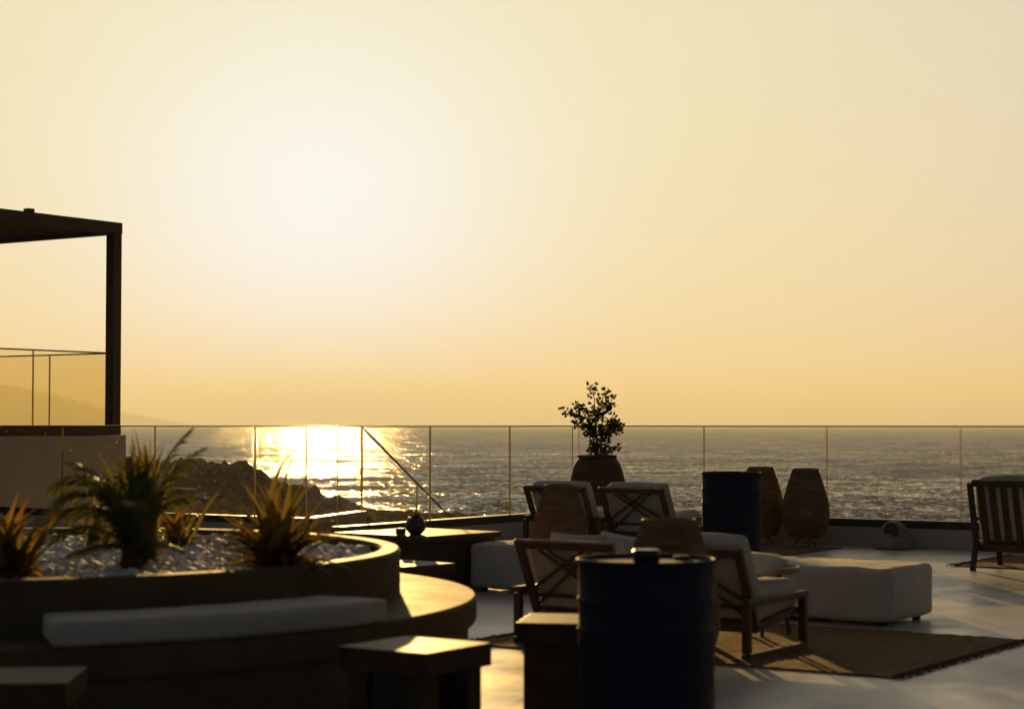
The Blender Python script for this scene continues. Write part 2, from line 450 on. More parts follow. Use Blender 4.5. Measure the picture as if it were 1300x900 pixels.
# far mountains
PEAK = [(-6000, 330), (-4400, 345), (-3780, 350), (-3640, 330), (-3420, 300), (-3300, 255), (-3180, 240), (-3020, 185), (-2850, 140), (-2600, 90), (-2300, 45), (-2000, 0), (-1700, -60)]
mb = MB()
xs = [-6000 + 40 * i for i in range(121)]; yv = [13400 + 130 * i for i in range(18)]; FAR = 1.9
for y in yv:
    for x in xs:
        t = 1 - abs(y - 14000) / 650
        hh = lerp_tab(PEAK, x) * max(-0.2, min(1, t)) + 34 * noise.fractal(Vector((x * .0016, y * .0016, 1)), 0.9, 2.1, 5)
        mb.v.append((x * FAR, y * FAR, max(SEA - 0.8, (hh - 55) * FAR)))
n = len(xs)
for j in range(len(yv) - 1):
    for i in range(n - 1):
        a = j * n + i; mb.f.append((a, a + 1, a + n + 1, a + n)); mb.m.append(0)
tag(mb.build('mountains', M_mount, smooth=True), 'faint hazy mountains on the far left horizon', kind='structure')

# hazy sea air
mb = MB().box(-29000, 29000, -250, 44000, SEA - 1.0, 690)
haze_m = bpy.data.materials.new('sea_haze'); haze_m.use_nodes = True
nt = haze_m.node_tree; nt.nodes.clear()
o_ = nt.nodes.new('ShaderNodeOutputMaterial'); pv = nt.nodes.new('ShaderNodeVolumePrincipled')
pv.inputs['Color'].default_value = (0.90, 0.97, 1.0, 1)
pv.inputs['Density'].default_value = 0.00008
pv.inputs['Anisotropy'].default_value = 0.22
nt.links.new(pv.outputs[0], o_.inputs['Volume'])
tag(mb.build('haze', haze_m), kind='stuff')

# ------------------------------------------------------------------ terrace
K = Vector((0.73, 22.73, 0))                      # sea-side corner of the glass
A = K - V * 4.45                                   # end of the return run beside the stair gap
B = Vector((-2.26, 20.8, 0))                       # start of the left run
BE = B - U * 5.43                                  # where the left run meets the neighbouring wall
S0 = Vector((-1.79, 22.5, 0))                      # head of the stair balustrade
out = 0.10
pts = [K + (V + U * -1) * 0 + V * out, K + U * 16 + V * out, K + U * 16 - V * 26 + V * 0, Vector((-12, -8, 0)), Vector((-14, 12, 0)), BE - V * 6, BE + V * out, B + V * out,
       B + V * 1.9, S0 + U * 0.1, A - U * out, K - U * out + V * out]
mb = MB()
n = len(pts)
mb.v = [(p.x, p.y, 0.0) for p in pts] + [(p.x, p.y, -0.35) for p in pts]
mb.f = [tuple(range(n))[::-1]] + [tuple(range(n, 2 * n))] + [(i, (i + 1) % n, n + (i + 1) % n, n + i) for i in range(n)]
mb.m = [0] * len(mb.f)
tag(mb.build('terrace_floor', M_floor), 'pale polished cement terrace floor streaked with low sunlight', kind='structure')
mb = MB()
mb.v = [(p.x, p.y, -0.35) for p in pts] + [(p.x, p.y, -9) for p in pts]
c = sum((Vector((p.x, p.y, 0)) for p in pts), Vector()) / n
mb.v = [((x - c.x) * .97 + c.x, (y - c.y) * .97 + c.y, z) for x, y, z in mb.v]
mb.f = [(i, (i + 1) % n, n + (i + 1) % n, n + i) for i in range(n)]; mb.m = [0] * len(mb.f)
tag(mb.build('terrace_base', M_plaster), 'plastered base carrying the terrace', kind='structure')

WALL_H, CH_H, TOP = 0.205, 0.29, 1.285
def frame_at(p, q):
    d = (Vector(q) - Vector(p)); return d.length, math.atan2(d.y, d.x)
def low_wall(p, q, label, th=0.22):
    L, a = frame_at(p, q)
    o = MB().box(0, L, -th / 2, th / 2, 0, WALL_H).build('low_wall', M_plaster, loc=p, rz=a, bevel=0.008)
    return tag(o, label, 'wall')
def pane_mesh(x0, x1, z0, z1, th=0.016, z0b=None, z1b=None):
    z0b = z0 if z0b is None else z0b; z1b = z1 if z1b is None else z1b
    m_ = MB(); t = th / 2
    m_.add([(x0, -t, z0), (x1, -t, z0b), (x1, t, z0b), (x0, t, z0), (x0, -t, z1), (x1, -t, z1b), (x1, t, z1b), (x0, t, z1)], [], 0)
    m_.f = [(0, 1, 5, 4), (2, 3, 7, 6), (4, 5, 6, 7), (1, 2, 6, 5), (3, 0, 4, 7), (0, 3, 2, 1)]
    m_.m = [0, 0, 1, 1, 1, 1]
    return m_
def balustrade(p, q, seams, label, z0=WALL_H, z1=CH_H, top=TOP, gm=None, gap=0.012, chw=0.15):
    L, a = frame_at(p, q)
    t = thing('glass_balustrade', label, 'balustrade', p, a)
    MB().box(0, L, -chw / 2, chw / 2, z0 + 0.002, z1).build('base_channel', M_channel, t, bevel=0.006)
    s_ = [0] + list(seams) + [L]
    for x0, x1 in zip(s_, s_[1:]):
        pn = pane_mesh(x0 + gap / 2, x1 - gap / 2, z1 - 0.03, top).build('pane', [gm or M_glass, M_edge], t)
        MB().box(x0 + gap / 2, x1 - gap / 2, -0.012, 0.012, top + 0.001, top + 0.014).build('edge_cap', M_cap, pn)
    return t
RE = K + U * 10.0
low_wall(K + U * 0.11, RE, 'long low white kerb wall under the glass right of the potted bush')
low_wall(A, K + V * 0.11, 'low white kerb wall running from the stair gap to the potted bush')
low_wall(BE, B, 'low white kerb wall behind the round planter')
balustrade(K + U * 0.08, RE, [1.70, 3.23, 4.765, 6.30, 7.83], 'frameless glass balustrade on the seaward edge right of the potted bush')
balustrade(A, K - V * 0.0, [1.57, 3.10], 'frameless glass balustrade between the stair gap and the potted bush')
balustrade(BE, B, [1.58, 3.13, 4.68], 'frameless glass balustrade behind the palms of the round planter')
balustrade(B + V * 0.0, S0, [], 'single glass panel closing the stair landing', z0=0.0)
# descending stair balustrade
L, a = 4.0, math.atan2(V.y, V.x)
t = thing('stair_balustrade', 'sloping glass stair balustrade descending behind the terrace glass', 'balustrade', S0 + V * 0.02, a)
SL = -0.637
for x0, x1 in ((0.0, 1.075), (1.087, 2.5), (2.512, 4.0)):
    pane_mesh(x0, x1, 0.18 + SL * x0, 1.265 + SL * x0, z0b=0.18 + SL * x1, z1b=1.265 + SL * x1).build('pane', [M_glass, M_edge], t)
MB().bar((0, 0, 1.275), (4, 0, 1.275 + SL * 4), 0.02, 0.016).build('handrail', M_steel, t)
MB().bar((0, 0, 0.14), (4, 0, 0.14 + SL * 4), 0.14, 0.20).build('stringer', M_channel, t)
# short lower guard beyond the left run
p0, p1 = Vector((-4.62, 23.7, 0)), Vector((-3.95, 23.7, 0))
t = thing('glass_guard', 'short low glass guard with bright top edge below the headland', 'guard', p0, 0)
pane_mesh(0, 0.67, -0.55, 0.50).build('pane', [M_glass, M_edge], t)
MB().box(0, 0.67, -0.012, 0.012, 0.502, 0.514).build('top_rail', M_edge, t)

# ------------------------------------------------------------------ neighbouring upper terrace
C = Vector((-5.3, 26.0, 0))
nb = thing('neighbour_building', 'white plastered neighbouring building carrying a dark steel pergola', 'building', C, math.atan2(V.y, V.x))
# local x = V, local y = -U
MB().box(-14, 0, 0, 9, -9, 1.165).build('wall', M_plaster, nb, bevel=0.01)
MB().box(-13.9, -0.07, 0.03, 8.8, 1.167, 1.30).build('roof_edge', M_steel, nb, bevel=0.005)
PX = -0.16
pg = thing('pergola', 'dark steel pergola standing on the white neighbouring building', 'pergola', C + Vector((0, 0, 1.302)) + V * -0.07 - U * 0.03, math.atan2(V.y, V.x))
PH = 2.62
def post(x, y): MB().box(x - 0.075, x + 0.075, y - 0.075, y + 0.075, 0, PH).build('post', M_steel, pg, bevel=0.004)
post(-0.08, 0.08); post(-5.6, 0.08); post(-0.08, 4.4)
MB().box(-5.7, 0, 0.0, 0.14, PH + 0.002, PH + 0.16).build('front_beam', M_steel, pg, bevel=0.004)
MB().box(-0.14, 0, 0.142, 4.5, PH + 0.002, PH + 0.16).build('side_beam', M_steel, pg, bevel=0.004)
MB().box(-5.7, -5.56, 0.142, 4.5, PH + 0.002, PH + 0.16).build('side_beam', M_steel, pg, bevel=0.004)
sl = None
for i in range(22):
    x = -0.38 - i * 0.24
    if sl is None: sl = MB().box(-0.1, 0.1, 0.145, 4.48, 0, 0.03).build('slat', M_steel, pg, loc=(x, 0, PH + 0.09))
    else: share(sl, pg, (x, 0, PH + 0.09))
MB().box(-1.66, -1.56, 0.02, 0.12, PH + 0.162, PH + 0.21).build('bracket', M_steel, pg)
ug = math.atan2(V.y, V.x)
Q = C - V * 0.15 - U * 0.11
t = thing('upper_glass_railing', 'tinted glass railing on the upper terrace beneath the pergola', 'railing', Q + Vector((0, 0, 1.302)), ug)
gl_h = 0.975
for x0, x1 in ((-1.42, -0.08), (-2.95, -1.435), (-4.45, -2.965)):
    pane_mesh(x0, x1, 0.0, gl_h).build('pane', [M_glass2, M_edge], t)
for y0, y1 in ((0.08, 1.25), (1.265, 2.35), (2.365, 3.8)):
    o = pane_mesh(y0, y1, 0.0, gl_h).build('pane', [M_glass2, M_edge], t, rz=math.pi / 2)
MB().box(-4.45, -0.08, -0.016, 0.016, gl_h + 0.002, gl_h + 0.02).build('top_rail', M_steel, t)
MB().box(-0.016, 0.016, 0.08, 3.8, gl_h + 0.002, gl_h + 0.02).build('top_rail', M_steel, t)

# ------------------------------------------------------------------ round planter with ring bench
PC = Vector((-2.44, 9.12, 0))
RB, RR, HB, HR = 2.27, 1.90, 0.50, 0.72
pl = thing('round_planter', 'large round dark planter ringed by a lower bench in the left foreground', 'planter', PC)
o = MB().lathe([(RB - 0.04, 0), (RB - 0.04, HB - 0.14), (RB - 0.035, HB - 0.145), (RB - 0.008, HB - 0.125), (RB, HB - 0.11), (RB, HB - 0.012), (RB - 0.012, HB), (RR - 0.02, HB)], 160).build('bench_ring', M_planter, pl)
smooth_by_angle(o, 30)
o = MB().lathe([(RR, HB - 0.01), (RR, HR - 0.012), (RR - 0.012, HR), (RR - 0.088, HR), (RR - 0.1, HR - 0.012), (RR - 0.1, HR - 0.25)], 160).build('planter_wall', M_planter, pl)
smooth_by_angle(o, 30)
mb = MB(); seg = 64
mb.v = [(0, 0, HR - 0.07)] + [((RR - 0.09) * math.cos(2 * math.pi * k / seg), (RR - 0.09) * math.sin(2 * math.pi * k / seg), HR - 0.07) for k in range(seg)]
mb.f = [(0, 1 + k, 1 + (k + 1) % seg) for k in range(seg)]; mb.m = [0] * seg
mb.build('soil_bed', M_soil, pl)
# white pebbles
def ico():
    ph = (1 + 5 ** .5) / 2
    v = [(-1, ph, 0), (1, ph, 0), (-1, -ph, 0), (1, -ph, 0), (0, -1, ph), (0, 1, ph), (0, -1, -ph), (0, 1, -ph), (ph, 0, -1), (ph, 0, 1), (-ph, 0, -1), (-ph, 0, 1)]
    v = [Vector(p).normalized() for p in v]
    f = [(0, 11, 5), (0, 5, 1), (0, 1, 7), (0, 7, 10), (0, 10, 11), (1, 5, 9), (5, 11, 4), (11, 10, 2), (10, 7, 6), (7, 1, 8), (3, 9, 4), (3, 4, 2), (3, 2, 6), (3, 6, 8), (3, 8, 9), (4, 9, 5), (2, 4, 11), (6, 2, 10), (8, 6, 7), (9, 8, 1)]
    return v, f
IV, IF = ico()
mb = MB(); rg = random.Random(5)
for i in range(5200):
    a = rg.uniform(0, 2 * math.pi); r = (RR - 0.13) * math.sqrt(rg.random())
    s_ = rg.uniform(0.016, 0.036) * (1.5 if rg.random() < 0.08 else 1)
    px, py = r * math.cos(a), r * math.sin(a)
    pz = HR - 0.062 + rg.uniform(0, 0.022) + 0.03 * noise.noise(Vector((px * 1.7, py * 1.7, 0)))
    M = Matrix.Rotation(rg.uniform(0, 6.3), 3, 'Z') @ Matrix.Rotation(rg.uniform(-.5, .5), 3, 'X')
    ax = Vector((s_ * rg.uniform(.8, 1.35), s_ * rg.uniform(.7, 1.1), s_ * rg.uniform(.5, .8)))
    mb.add([M @ Vector((v.x * ax.x * rg.uniform(.88, 1.12), v.y * ax.y * rg.uniform(.88, 1.12), v.z * ax.z)) + Vector((px, py, pz)) for v in IV], IF)
tag(mb.build('white_gravel', M_gravel, loc=PC, smooth=True), 'white pebbles covering the bed of the round planter', 'gravel', kind='stuff')

# long curved seat cushion on the bench
a0 = math.atan2(7.20 - PC.y, -1.77 - PC.x); a1 = math.atan2(8.02 - PC.y, -0.52 - PC.x) - 0.05
r0, r1 = RR + 0.015, RB + 0.02
Lc = (a1 - a0) * (r0 + r1) / 2
def arc(p):
    t = a0 + (p.x / Lc + 0.5) * (a1 - a0); r = r1 - (p.y / (r1 - r0) + 0.5) * (r1 - r0)
    return (r * math.cos(t), r * math.sin(t), p.z)
mb = soft_box(Lc, r1 - r0, 0.092, 0.018, puff=0.008, n=26, seed=3, wrinkle=0.003, mapf=arc)
o = mb.build('bench_cushion', M_cushion, loc=PC + Vector((0, 0, HB + 0.002)), smooth=True)
tag(o, 'long curved white seat cushion on the ring bench of the planter', 'cushion')

# ------------------------------------------------------------------ planter plants
def blade(L, w, bend, fold=0.25, n=7, mat_=None, name='leaf'):
    m_ = MB()
    p = Vector((0, 0, 0)); ang = 0
    for i in range(n + 1):
        t = i / n
        ww = w * (0.55 + 0.45 * math.sin(min(1, t * 2.2) * math.pi / 2)) * max(0.02, (1 - t ** 2.6))
        m_.v += [(-ww / 2, p.y - fold * ww, p.z), (0, p.y, p.z), (ww / 2, p.y - fold * ww, p.z)]
        ang = bend * t ** 1.5
        p = p + Vector((0, math.sin(ang), math.cos(ang))) * (L / n)
    for i in range(n):
        a = i * 3
        m_.f += [(a, a + 1, a + 4, a + 3), (a + 1, a + 2, a + 5, a + 4)]; m_.m += [0, 0]
    return m_
def sword_plant(name, label, loc, specs, seed, mats, group=None, stem=0.0):
    """specs: (count, length range, lean range)"""
    t = thing(name, label, 'plant', loc, 0, group); rg = random.Random(seed)
    protos = []
    for m_ in mats:
        for bnd in (0.25, 0.7, 1.2):
            protos.append((m_, bnd))
    made = {}
    if stem:
        MB().tube([(0, 0, -0.04), (0.005, 0, stem * .6), (0, 0, stem)], [0.032, 0.026, 0.02], 8).build('stem', M_bark, t, smooth=True)
    for cnt, (l0, l1), (e0, e1) in specs:
        for i in range(cnt):
            k = rg.randrange(len(protos)); m_, bnd = protos[k]
            Ls = rg.uniform(l0, l1); az = rg.uniform(0, 2 * math.pi); lean = R(rg.uniform(e0, e1))
            off = Vector((rg.uniform(-.06, .06), rg.uniform(-.06, .06), stem * rg.uniform(.5, 1)))
            sc_ = (rg.uniform(.8, 1.25), 1, Ls / 0.5)
            rot = (Matrix.Rotation(az, 3, 'Z') @ Matrix.Rotation(-lean, 3, 'X')).to_euler()
            if k not in made:
                o = blade(0.5, 0.040, bnd).build('leaf', m_, t, smooth=True); made[k] = o
                o.location = off; o.rotation_euler = rot; o.scale = sc_
            else:
                share(made[k], t, off, rot, sc_)
    return t
GZ = HR - 0.06
sword_plant('cordyline', 'spiky green and orange cordyline at the right of the white pebbles', (-1.02, 8.22, GZ), [(64, (.30, .44), (16, 60)), (64, (.22, .36), (42, 84)), (6, (.44, .56), (0, 14))], 4, [M_leaf, M_leaf, M_leaf_red], stem=0.05)
sword_plant('cordyline', 'tall dense sword-leaved plant directly behind the arching palm', (-1.68, 8.55, GZ), [(52, (.36, .58), (2, 15)), (34, (.12, .26), (20, 75))], 8, [M_leaf], stem=0.08)
sword_plant('flax_plant', 'russet leaved plant at the left frame edge of the planter', (-2.06, 7.80, GZ), [(46, (.26, .40), (4, 40)), (24, (.16, .30), (30, 75))], 21, [M_leaf_red, M_leaf], stem=0.04)
sword_plant('young_yucca', 'small upright golden-edged plant near the far planter rim', (-1.76, 10.05, GZ), [(16, (.24, .38), (4, 36)), (10, (.14, .24), (35, 65))], 31, [M_leaf, M_leaf_red], stem=0.03)
sword_plant('young_yucca', 'low bushy green plant behind the palm at its left', (-2.12, 9.75, GZ), [(22, (.20, .36), (10, 55)), (12, (.10, .2), (35, 80))], 37, [M_leaf], stem=0.03)

pm = thing('palm', 'young palm with arching feathery fronds in the round planter', 'palm', (-1.66, 8.25, GZ))
pm.scale = (0.9, 0.9, 0.97)
MB().tube([(0, 0, -0.05), (0.004, 0, 0.06), (0.0, 0, 0.16)], [0.06, 0.055, 0.035], 10).build('trunk', M_bark, pm, smooth=True)
rg = random.Random(2)
def frond(L, az, e0, droop, seed):
    m_ = MB(); rr = random.Random(seed)
    p = Vector((0, 0, 0.12)); pts_ = []; N = 16
    for i in range(N + 1):
        t = i / N; e = R(e0) - droop * t ** 1.4
        pts_.append(p.copy())
        p = p + Vector((math.cos(az) * math.cos(e), math.sin(az) * math.cos(e), math.sin(e))) * (L / N)
    m_.tube(pts_, [0.006 * (1 - .8 * i / N) for i in range(N + 1)], 5)
    for i in range(3, N * 3):
        t = i / (N * 3); q = t * N; k = min(N - 1, int(q)); b = pts_[k].lerp(pts_[k + 1], q - k)
        d = (pts_[k + 1] - pts_[k]).normalized(); sd = d.cross(Vector((0, 0, 1))).normalized()
        ll = L * 0.33 * (math.sin(math.pi * min(1, t * 0.85 + 0.12)) ** .8) * rr.uniform(.8, 1.1)
        for s_ in (-1, 1):
            dirv = (d * 0.75 + sd * s_ * rr.uniform(.55, .75) + Vector((0, 0, rr.uniform(-.25, .12)))).normalized()
            tip = b + dirv * ll - Vector((0, 0, ll * .18)); mid = b + dirv * ll * .5
            wv = d * 0.0058
            m_.add([b - wv, b + wv, mid + wv * 1.1, mid - wv * 1.1, tip], [(0, 1, 2, 3), (3, 2, 4)])
    return m_
for i, (L, az, e0, dr) in enumerate([(.60, 180, 78, 2.7), (.62, 168, 84, 2.5), (.56, 205, 80, 2.6), (.64, 186, 88, 2.6), (.5, 158, 66, 2.4), (.52, 195, 70, 2.7), (.62, 15, 74, 0.55), (.60, 30, 68, .8), (.5, 350, 60, 1.4), (.5, 250, 70, 1.2), (.5, 280, 60, 1.5), (.55, 100, 70, .9), (.5, 60, 60, 1.2), (.46, 215, 40, 1.6), (.48, 140, 48, 1.5), (.56, 170, 80, 1.4), (.3, 320, 25, 1.0), (.3, 230, 20, 1.0), (.32, 200, 12, .8), (.28, 0, 15, .8)]):
    frond(L, R(az), e0, dr, i).build('frond', M_frond, pm)

# ------------------------------------------------------------------ stools and tables
def stool(label, loc, rz, w=0.41, h=0.5, kind='legs', sx=1.0):
    t = thing('stool', label, 'stool', loc, rz)
    a = w / 2
    MB().box(-a * sx, a * sx, -a, a, h - 0.085, h).build('top', M_table, t, bevel=0.004)
    b = a - 0.028; lw = 0.085
    if kind == 'legs':
        for x in (-1, 1):
            for y in (-1, 1):
                x0, y0 = x * b * 1.0, y * b
                MB().box(min(x0, x0 - x * lw), max(x0, x0 - x * lw), min(y0, y0 - y * lw), max(y0, y0 - y * lw), 0, h - 0.087).build('leg', M_table, t, bevel=0.003)
        MB().box(-b + lw + .002, b - lw - .002, -b + 0.02, b - 0.02, 0.0, h - 0.09).build('dark_infill', M_black, t)  # black box added to keep the opening between the legs dark
    else:
        MB().box(-b * sx, b * sx, -b, b, 0.125, h - 0.087).build('body', M_table, t, bevel=0.003)
        for x in (-1, 1):
            for y in (-1, 1):
                MB().lathe([(0.0, 0), (0.018, 0), (0.014, 0.06), (0.022, 0.124)], 10, (x * b * sx * .78, y * b * .78, 0)).build('foot', M_black, t)
    return t
stool('square dark wooden stool in front of the planter, half sunlit top', (-0.36, 7.08, 0), R(-34))
stool('shaded dark wooden stool cut by the lower left frame corner', (-1.63, 6.22, 0), R(4))
stool('dark box stool with lit top tucked behind the near blue drum', (0.25, 8.02, 0), R(-9), kind='box')

def low_table(label, loc, rz, w, h, slab=0.05):
    t = thing('coffee_table', label, 'table', loc, rz); a = w / 2
    MB().box(-a, a, -a, a, h - slab, h).build('tabletop', M_table, t, bevel=0.004)
    b = a - 0.04
    MB().box(-b, b, -b, b, 0.03, h - slab - .002).build('pedestal', M_table, t, bevel=0.004)
    MB().box(-b + .05, b - .05, -b + .05, b - .05, 0, 0.028).build('plinth', M_black, t)
    return t
low_table('square dark coffee table behind the planter with a small potted succulent on it', (-0.76, 15.3, 0), R(-40), 0.96, 0.45)
low_table('lower small dark table between planter and larger coffee table', (-0.77, 13.5, 0), R(-42), 0.52, 0.33, 0.06)

# succulent on the coffee table
t = thing('potted_succulent', 'tiny dark pot of succulent standing on the coffee table', 'potted plant', (-0.76, 14.95, 0.451))
t.scale = (1.25, 1.25, 1.25)
o = MB().lathe([(0.0, 0), (0.035, 0), (0.062, 0.03), (0.068, 0.06), (0.055, 0.09), (0.045, 0.1), (0.05, 0.108), (0.042, 0.108), (0.038, 0.095), (0, 0.095)], 28).build('pot', M_ceramic, t, smooth=True)
rg = random.Random(6)
lf = None
for i in range(16):
    rot = (Matrix.Rotation(i * 2.4, 3, 'Z') @ Matrix.Rotation(-R(rg.uniform(5, 60)), 3, 'X')).to_euler()
    if lf is None: lf = blade(0.07, 0.022, 0.3, n=4).build('leaf', M_bush, t, loc=(0, 0, .09)); lf.rotation_euler = rot
    else: share(lf, t, (rg.uniform(-.02, .02), rg.uniform(-.02, .02), .09), rot, (1, 1, rg.uniform(.6, 1.1)))
o = MB().box(-0.03, 0.03, -0.035, 0.035, 0, 0.05).build('candle_box', M_ceramic, loc=(-0.875, 14.91, 0.451), rz=R(-20), bevel=0.004)
tag(o, 'small dark block beside the tiny succulent pot', 'candle holder')

# round tray table with a glass
t = thing('tray_table', 'small round wooden tray table in front of the right lounge chair', 'table', (1.57, 11.82, 0))
o = MB().lathe([(0, 0.395), (0.2, 0.395), (0.215, 0.40), (0.22, 0.435), (0.212, 0.437), (0.205, 0.41), (0, 0.408)], 48).build('tray', M_tray, t); smooth_by_angle(o, 30)
for k in range(3):
    an = 2.1 * k + .3
    MB().bar((0.10 * math.cos(an), 0.10 * math.sin(an), 0.394), (0.17 * math.cos(an), 0.17 * math.sin(an), 0), 0.022, 0.022).build('leg', M_wood, t)
o = MB().lathe([(0, 0), (0.026, 0), (0.03, 0.075), (0.027, 0.075), (0.024, 0.006), (0, 0.006)], 24).build('candle_cup', M_black, loc=(1.50, 11.78, 0.409), smooth=True)
tag(o, 'small black cup standing on the round tray table', 'cup')

# ------------------------------------------------------------------ drums
def drum(label, loc, r, h):
    t = thing('steel_drum', label, 'drum', loc)
    prof = [(r - 0.012, 0.0), (r, 0.004), (r, 0.018), (r - 0.006, 0.024)]
    for zc in (h * 0.105, h * 0.655, h * 0.80):
        prof += [(r - 0.006, zc - 0.012), (r - 0.002, zc - 0.006), (r + 0.001, zc), (r - 0.002, zc + 0.006), (r - 0.006, zc + 0.012)]
    prof += [(r - 0.006, h - 0.024), (r - 0.004, h - 0.02)]
    o = MB().lathe(prof, 72).build('barrel', M_drum, t, smooth=True)
    ring = [(r - 0.004 + 0.009 * math.cos(R(q)), h - 0.010 + 0.010 * math.sin(R(q))) for q in range(-100, 261, 30)]
    MB().lathe(ring, 72).build('rim', M_drum, t, smooth=True)
    ld = MB().lathe([(r - 0.012, h - 0.013), (r - 0.03, h - 0.016), (0.0, h - 0.014)], 72).build('lid', M_drum, t, smooth=True)
    MB().lathe([(0.0, 0.014), (0.03, 0.014), (0.034, 0.008), (0.034, 0), ], 20, (r * .55, r * .45, h - 0.0145)).build('bung', M_drum, ld, smooth=True)
    return t
drum('large navy steel drum in the near foreground, cut by the frame bottom', (0.527, 7.45, 0), 0.272, 0.795)
drum('navy steel drum standing before the wicker lanterns by the glass', (2.13, 18.38, 0), 0.292, 0.855)
t = thing('ashtray', 'small black lidded ashtray on top of the near navy drum', 'ashtray', (0.522, 7.37, 0.7805))
o = MB().lathe([(0.0, 0), (0.046, 0), (0.053, 0.008), (0.054, 0.03)], 32).build('bowl', M_black, t); smooth_by_angle(o, 40)
o = MB().lathe([(0.055, 0.031), (0.055, 0.046), (0.048, 0.053), (0.02, 0.054), (0.0, 0.054)], 32).build('cover', M_black, t); smooth_by_angle(o, 40)

# ------------------------------------------------------------------ lounge chairs
def lounge_chair(label, loc, rz, s=1.0, seed=0, BK=0.50):
    t = thing('lounge_chair', label, 'chair', loc, rz, 'cross-lattice lounge chairs')
    W, D, AH, BH = 0.74, 0.77, 0.345, 0.62
    b = 0.045
    for sx in (-1, 1):
        x = sx * (W / 2 - b / 2)
        for y in (-D / 2 + b / 2, D / 2 - b / 2):
            MB().box(x - b / 2, x + b / 2, y - b / 2, y + b / 2, 0.045, AH - 0.04).build('leg', M_wood, t, bevel=0.004)
        MB().box(x - b / 2 - .003, x + b / 2 + .003, -D / 2, D / 2 + 0.006, AH - 0.038, AH).build('arm_rest', M_wood, t, bevel=0.005)
        MB().box(x - b / 2 - .002, x + b / 2 + .002, -D / 2, D / 2, 0.0, 0.043).build('floor_runner', M_wood, t, bevel=0.004)
    iw = W / 2 - b - 0.008
    # back frame leans from the seat to the top rail
    lo, hi = Vector((0, -D / 2 + 0.20, 0.155)), Vector((0, -D / 2 - 0.015, BH - 0.02))
    dn = (hi - lo).normalized(); nrm = Vector((0, dn.z, -dn.y))
    m_ = MB()
    for sx in (-1, 1):
        m_.bar(lo + Vector((sx * iw, 0, 0)), hi + Vector((sx * iw, 0, 0)), 0.05, 0.034, up=nrm)
    m_.bar(hi + Vector((-iw - 0.027, 0, 0.002)), hi + Vector((iw + 0.027, 0, 0.002)), 0.036, 0.052, up=dn)
    bf = m_.build('back_frame', M_wood, t, bevel=0.004)
    def onb(x, f): return lo.lerp(hi, f) + Vector((x, 0, 0))
    w = iw - 0.027
    for i, (xa, fa, xb, fb) in enumerate([(-w, .40, .12, .93), (-w, .18, w * .62, .93), (-.12, .93, w, .40), (-w * .62, .93, w, .18)]):
        off = nrm * (0.006 if i < 2 else -0.006)
        MB().bar(onb(xa, fa) + off, onb(xb, fb) + off, 0.020, 0.011, up=nrm).build('lattice_bar', M_wood, bf)
    for f in (0.30, 0.12):
        MB().bar(onb(-w, f) - nrm * .0, onb(w, f) - nrm * .0, 0.010, 0.022, up=dn).build('lattice_bar', M_wood, bf)
    sf = MB()
    sf.bar((-iw, -D / 2 + .16, 0.165), (-iw, D / 2 - 0.03, 0.235), 0.03, 0.045)
    sf.bar((iw, -D / 2 + .16, 0.165), (iw, D / 2 - 0.03, 0.235), 0.03, 0.045)
    sf.bar((-iw + .016, D / 2 - 0.05, 0.225), (iw - .016, D / 2 - 0.05, 0.225), 0.03, 0.05)
    sf.bar((-iw + .016, -D / 2 + .2, 0.165), (iw - .016, -D / 2 + .2, 0.165), 0.03, 0.05)
    sf.build('seat_frame', M_wood, t, bevel=0.003)
    o = soft_box(2 * iw - 0.01, 0.60, 0.17, 0.055, 0.02, 14, seed, 0.006).build('seat_cushion', M_cushion, t, loc=(0, 0.095, 0.215), smooth=True)
    o.rotation_euler = (R(6), 0, 0)
    lean = math.atan2(dn.y, dn.z)
    o = soft_box(2 * iw - 0.015, 0.135, BK, 0.032, 0.012, 16, seed + 5, 0.004).build('back_cushion', M_cushion, t, smooth=True)
    o.location = lo + nrm * 0.105 + dn * 0.0; o.rotation_euler = (-lean, 0, 0)
    t.scale = (s, s, s)
    return t
CH = R(ANG)
c1 = lounge_chair('cross-backed lounge chair just left of the near navy drum', (0.53, 11.55, 0), CH, 1.0, 1, 0.44)
lounge_chair('cross-backed lounge chair right of the near navy drum, side frame showing', (1.22, 11.05, 0), CH, 1.0, 9, 0.53)
lounge_chair('far lounge chair half hidden by the tall wicker lantern', (0.68, 19.75, 0), CH, 1.09, 17)
lounge_chair('far lounge chair with cross lattice back directly below the potted bush', (1.43, 19.24, 0), CH, 1.09, 25)
def pillow(label, loc, rot, w=0.46, h=0.46, th=0.13, seed=0):
    def mapf(p):
        u, v = p.x / (w / 2), (p.z - h / 2) / (h / 2)
        k = max(0.06, (1 - abs(u) ** 2.4) * (1 - abs(v) ** 2.4)) ** 0.45
        pin = 1 - 0.09 * ((1 - abs(v) ** 2) * abs(u))
        pin2 = 1 - 0.09 * ((1 - abs(u) ** 2) * abs(v))
        return (p.x * pin, p.y * k, h / 2 + (p.z - h / 2) * pin2)
    o = soft_box(w, th, h, 0.03, 0, 16, seed, 0.004, mapf).build('throw_pillow', M_cushion, loc=loc, smooth=True)
    o.rotation_euler = rot
    return tag(o, label, 'pillow')
pillow('white throw pillow poking above the left corner of the near left chair back', Vector((0.53, 11.55, 0.335)) + V * -0.135 + U * -0.14, (R(-22), 0, CH), 0.40, 0.34, seed=2)
pillow('white throw pillow with sharp corner at the right of the near left chair', Vector((0.53, 11.55, 0.325)) + V * -0.12 + U * 0.16, (R(-24), R(5), CH - .12), 0.42, 0.36, seed=7)
pillow('rumpled white throw pillow lying on the seat of the right lounge chair', Vector((1.22, 11.05, 0.475)) + V * -0.02 + U * 0.09, (R(-84), R(3), CH + .15), 0.42, 0.40, seed=12)

